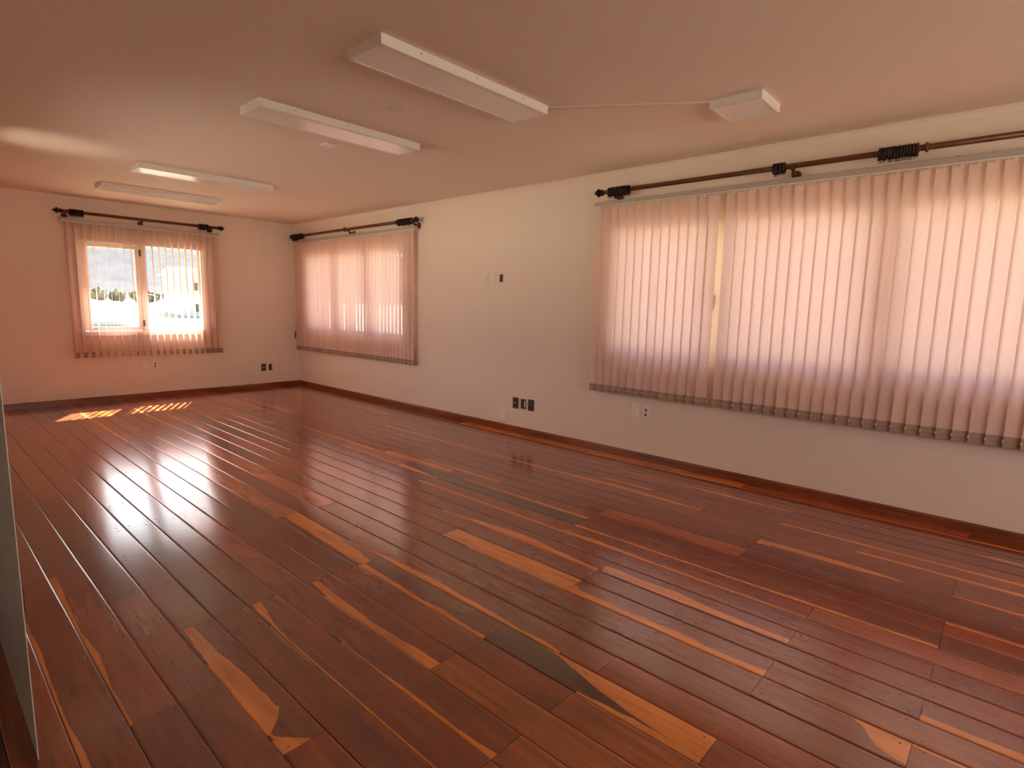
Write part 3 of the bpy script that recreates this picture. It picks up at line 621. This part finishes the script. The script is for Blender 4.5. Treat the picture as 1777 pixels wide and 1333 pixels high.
lamp('long white ceiling lamp farthest from the camera, closest to the far wall', 1.672, 2.945, 7.70, 7.99, LG)
lamp('small square white ceiling lamp at the end of the thin conduit', 3.462, 3.778, 1.262, 1.570, 'small square ceiling lamp')
b = MB(); b.add([(x, y, z) for z in (H, H-0.012) for x, y in ((2.905, 2.428), (2.921, 2.440), (3.476, 1.578), (3.462, 1.570))], [(0,1,2,3),(4,5,6,7),(0,1,5,4),(1,2,6,5),(2,3,7,6),(3,0,4,7)])
tag(b.build('ceiling_conduit', mat('conduit_plastic', (0.62, 0.50, 0.43), 0.45)), 'thin white surface conduit running from the long lamp to the square lamp', 'conduit')
t = empty('cover_plate', (2.503, 4.332, H)); tag(t, 'small square white cover plate on the ceiling beside the second lamp', 'cover plate')
b = MB(); b.box(-0.05, 0.05, -0.058, 0.058, -0.010, 0, bevel=0.003); b.build('plate', M_fix, t)
b = MB()
for sy in (-1, 1): b.lathe((0, sy*0.04, -0.010), (0, 0, -1), [(0, 0.004), (0.001, 0.003)], 8)
b.build('screws', M_plasd, t)

# ------------------------------------------------------------------ outlets and switches
def outlet(name, label, cat, wall, a, z, kind, w=0.080, h=0.126, group=None):
    """local: x along the wall, -y out of the wall into the room, z up"""
    t = empty(name, (RX, a, z) if wall == 'R' else (a, FY, z), -PI/2 if wall == 'R' else 0); tag(t, label, cat, group)
    dark = kind in ('jack', 'narrow', 'buttons')
    m = M_greyp if dark else M_plas
    if kind == 'box':
        b = MB(); b.box(-w/2, w/2, -0.034, 0, -h/2, h/2, bevel=0.004); b.build('body', m, t)
        b = MB(); b.box(-w/2+0.006, w/2-0.006, -0.037, -0.0335, -h/2+0.008, h/2-0.008, bevel=0.001); b.build('cover', M_plas, t)
        return t
    if kind == 'hole':
        b = MB()
        for q in ((-w/2, -w/2+0.005, -h/2, h/2), (w/2-0.005, w/2, -h/2, h/2), (-w/2+0.005, w/2-0.005, -h/2, -h/2+0.005), (-w/2+0.005, w/2-0.005, h/2-0.005, h/2)): b.box(q[0], q[1], -0.003, 0, q[2], q[3])
        b.build('rim', M_plasd, t)
        b = MB(); b.box(-w/2+0.005, w/2-0.005, -0.0012, 0, -h/2+0.005, h/2-0.005); b.build('box_interior', M_blackp, t)
        return t
    b = MB(); b.box(-w/2, w/2, -0.009, 0, -h/2, h/2, bevel=0.003); b.build('plate', m, t)
    if kind == 'blank':
        b = MB(); b.box(-w*0.30, w*0.30, -0.0105, -0.0085, -h*0.36, h*0.36, bevel=0.0008); b.build('blank_insert', M_plas, t)
    elif kind == 'switch':
        b = MB(); b.box(-w*0.22, w*0.22, -0.0112, -0.0085, -h*0.30, h*0.30, bevel=0.001); mo = b.build('module', M_plasd, t)
        b = MB(); b.box(-w*0.16, w*0.16, -0.0155, -0.0110, -h*0.20, h*0.20, bevel=0.0018); b.build('rocker', M_plas, mo)
    elif kind == 'double':
        for s in (-1, 1):
            b = MB(); b.box(-w*0.22, w*0.22, -0.0108, -0.0085, s*h*0.17-h*0.14, s*h*0.17+h*0.14, bevel=0.001); mo = b.build('module', M_plas, t)
            b = MB(); b.box(-w*0.11, w*0.11, -0.0118, -0.0106, s*h*0.17-h*0.095, s*h*0.17+h*0.095, bevel=0.0004); b.build('socket', M_blackp, mo)
    elif kind == 'jack':
        b = MB(); b.box(-w*0.30, w*0.30, -0.0108, -0.0085, -h*0.34, h*0.34, bevel=0.001); mo = b.build('module', M_blackp, t)
        b = MB(); b.lathe((0, -0.0106, 0.004), (0, -1, 0), [(0, 0.011), (0.006, 0.010), (0.007, 0.006)], 12); b.build('jack', M_jack, mo)
    elif kind == 'narrow':
        b = MB(); b.box(-w*0.36, w*0.12, -0.0108, -0.0085, -h*0.40, h*0.40, bevel=0.001); b.build('module', M_blackp, t)
        b = MB(); b.box(w*0.18, w*0.42, -0.0108, -0.0085, -h*0.30, h*0.30, bevel=0.001); b.build('blank_insert', M_jack, t)
    elif kind == 'buttons':
        for s in (-1, 1):
            b = MB(); b.box(-w*0.26, w*0.26, -0.0125, -0.0085, s*h*0.18-h*0.14, s*h*0.18+h*0.14, bevel=0.0015); b.build('button', M_blackp if s < 0 else M_greyp, t)
WP = 'wall plates'
outlet('wall_switch', 'left of the two pale switch plates high on the right wall, middle of room', 'switch', 'R', 4.650, 1.718, 'switch', 0.085, 0.128, WP)
outlet('wall_switch', 'right of the two pale switch plates, beside the black opening', 'switch', 'R', 4.532, 1.717, 'blank', 0.085, 0.128, WP)
outlet('open_wall_box', 'small black open wall box beside the two pale high plates', 'wall box', 'R', 4.408, 1.719, 'hole', 0.060, 0.094)
outlet('wall_outlet', 'dark plate with pale round jack, leftmost of three low dark plates', 'outlet', 'R', 4.145, 0.336, 'jack', 0.084, 0.124, WP)
outlet('wall_outlet', 'narrow half black plate in the middle of three low dark plates', 'outlet', 'R', 4.030, 0.338, 'narrow', 0.070, 0.112, WP)
outlet('wall_outlet', 'dark plate with two buttons, rightmost of three low dark plates', 'outlet', 'R', 3.919, 0.338, 'buttons', 0.086, 0.126, WP)
outlet('junction_box', 'pale surface box just above the baseboard of the right wall', 'junction box', 'R', 4.331, 0.176, 'box', 0.080, 0.128)
outlet('wall_outlet', 'blank pale plate below the wide near blind, beside a socket', 'outlet', 'R', 2.638, 0.463, 'blank', 0.086, 0.130, WP)
outlet('wall_outlet', 'pale plate with two black sockets below the wide near blind', 'outlet', 'R', 2.520, 0.461, 'double', 0.084, 0.130, WP)
outlet('wall_outlet', 'left pale plate under the far blind of the right wall', 'outlet', 'R', 7.448, 0.453, 'switch', 0.080, 0.126, WP)
outlet('wall_outlet', 'right pale plate under the far blind of the right wall', 'outlet', 'R', 7.340, 0.449, 'blank', 0.084, 0.126, WP)
outlet('wall_outlet', 'blank pale plate on the far wall below the bright window', 'outlet', 'F', 2.346, 0.464, 'blank', 0.080, 0.118, WP)
outlet('wall_outlet', 'pale plate with two small black sockets below the far window', 'outlet', 'F', 2.472, 0.465, 'double', 0.076, 0.118, WP)
outlet('wall_outlet', 'dark plate with pale jack low on the far wall near the corner', 'outlet', 'F', 4.022, 0.331, 'jack', 0.078, 0.120, WP)
outlet('wall_outlet', 'narrow black plate low on the far wall, closest to the corner', 'outlet', 'F', 4.137, 0.328, 'narrow', 0.058, 0.102, WP)

# ------------------------------------------------------------------ outdoors, seen through the far window
def terrain(name, x0, x1, y0, y1, nx, ny, hf, m, label, cat):
    b = MB(); vs_ = []
    for j in range(ny+1):
        for i in range(nx+1):
            x = x0+(x1-x0)*i/nx; y = y0+(y1-y0)*j/ny; vs_.append((x, y, hf(x, y)))
    b.add(vs_, [(j*(nx+1)+i, j*(nx+1)+i+1, (j+1)*(nx+1)+i+1, (j+1)*(nx+1)+i) for j in range(ny) for i in range(nx)], 0, True)
    return tag(b.build(name, m), label, cat, kind='structure')
def gz(x, y):
    d = max(0.0, y-10); return -0.6+min(d, 60)*0.0285
M_field = mat('dry_grass_ground', (0.35, 0.325, 0.24), 0.9, 0.1, noise=0.2, nscale=0.4)
terrain('ground', -120, 200, -80, 420, 40, 60, gz, M_field, 'pale sunlit dry grass field outside the far window', 'ground')
from mathutils import noise as mnoise
def hz_(x, y):
    t = max(0.0, (y-110)/170); t = min(t, 1.0); base = gz(x, y)-0.5
    return base+(t*t*(3-2*t))*(31+5*math.sin(x*0.018+0.6))+(0.4+2.4*t)*mnoise.fractal(Vector((x*0.045, y*0.045, 0.3)), 1.0, 2.0, 5)
M_hill = mat('haze_tinted_rock', (0.0135, 0.0165, 0.0245), 0.95, 0.05, noise=0.95, nscale=0.3)  # mottled rock, with the distance haze put into its blue grey colour
terrain('hill', -160, 300, 100, 300, 92, 44, hz_, M_hill, 'rocky hillside with haze painted in blue grey, rising beyond the field, behind far window', 'hill')
M_leaf = mat('dull_green_foliage', (0.07, 0.073, 0.05), 0.9, 0.1, noise=0.4, nscale=3)
M_leaf2 = mat('olive_foliage', (0.10, 0.095, 0.065), 0.9, 0.1, noise=0.4, nscale=3)
M_bark = mat('bark', (0.10, 0.07, 0.05), 0.9)
def bush_mesh(seed, m):
    rn = random.Random(seed); bm = bmesh.new()
    for q in range(9):
        c = Vector((rn.uniform(-.5, .5), rn.uniform(-.4, .4), rn.uniform(.35, 1.05))); rad = rn.uniform(.28, .5)
        ret = bmesh.ops.create_icosphere(bm, subdivisions=2, radius=rad, matrix=Matrix.Translation(c))
        for v in ret['verts']:
            d = (v.co-c); v.co = c+d*(1+0.45*mnoise.noise(v.co*4+Vector((seed, 0, 0))))
    me = bpy.data.meshes.new('foliage'); bm.to_mesh(me); bm.free(); me.materials.append(m); return me
BM = [bush_mesh(i, M_leaf if i % 2 else M_leaf2) for i in range(4)]
ME_TRUNK = MB().lathe((0, 0, -0.2), (0, 0, 1), [(0, 0.09), (0.3, 0.07), (0.7, 0.05)], 8).mesh('trunk', M_bark)
rn = random.Random(5)
for row, (y0_, hx) in enumerate(((66.0, 9.2), (69.2, 9.9))):
    for i in range(10):
        y = y0_+rn.uniform(-0.25, 0.25); g_ = rn.uniform(0.78, 1.0); hx += 0.88*g_
        t = empty('hedge_shrub', (hx, y, gz(hx, y)-0.05), 0); t.scale = (g_, g_, g_*rn.uniform(.85, 1.2)); hx += 0.88*g_
        tag(t, ('dull olive shrub in the front hedge row beyond the field', 'dull green shrub in the rear hedge row before the hill')[row], 'shrub', ('front hedge shrubs', 'rear hedge shrubs')[row])
        link('foliage', BM[i % 4], t); link('trunk', ME_TRUNK, t)
M_white = mat('white_render', (0.80, 0.78, 0.74), 0.8, 0.2)
M_dark = mat('dark_window_opening', (0.05, 0.05, 0.055), 0.3)
t = empty('outbuilding', (6.6, 36, gz(6.6, 36)), -0.12); tag(t, 'low white outbuilding with flat roof in the field, left window half', 'outbuilding')
b = MB(); b.box(-2.6, 1.55, -2.5, 2.5, -0.3, 0.85, bevel=0.02); b.build('walls', M_white, t)
b = MB(); b.add([(x, y, z) for z in (0, 0.14) for x, y in ((-2.9, -2.9), (1.9, -2.9), (1.9, 2.9), (-2.9, 2.9))], [(0,1,2,3),(4,5,6,7),(0,1,5,4),(1,2,6,5),(2,3,7,6),(3,0,4,7)])
ro = b.build('roof', M_white, t); ro.location = (0, 0, 0.90); ro.rotation_euler = (0.03, 0.03, 0)
t = empty('house', (15.2, 44, gz(15, 44)), -0.1); tag(t, 'white two storey house beyond the right pane of the far window', 'house')
b = MB(); b.box(-1.9, 3.0, -3, 3, -0.3, 2.75, bevel=0.02); b.build('walls', M_white, t)
b = MB(); b.add([(-2.2, -3.3, 2.75), (3.3, -3.3, 2.75), (3.3, 3.3, 2.75), (-2.2, 3.3, 2.75), (-2.2, 0, 3.25), (3.3, 0, 3.25)], [(0,1,5,4),(2,3,4,5),(0,4,3),(1,2,5),(0,3,2,1)]); b.build('roof', M_white, t)
for (wx, wz) in ((-1.2, 1.9), (-.3, 1.9), (.8, 1.9), (1.9, 1.9), (-1.2, .5), (.8, .5), (1.9, .5)):
    b = MB(); b.box(wx-.22, wx+.22, -3.03, -2.98, wz-.3, wz+.3); fr_ = b.build('window', M_white, t)
    b = MB(); b.box(wx-.18, wx+.18, -3.04, -3.031, wz-.26, wz+.26); b.build('pane', M_dark, fr_)
print('planks', nplank)
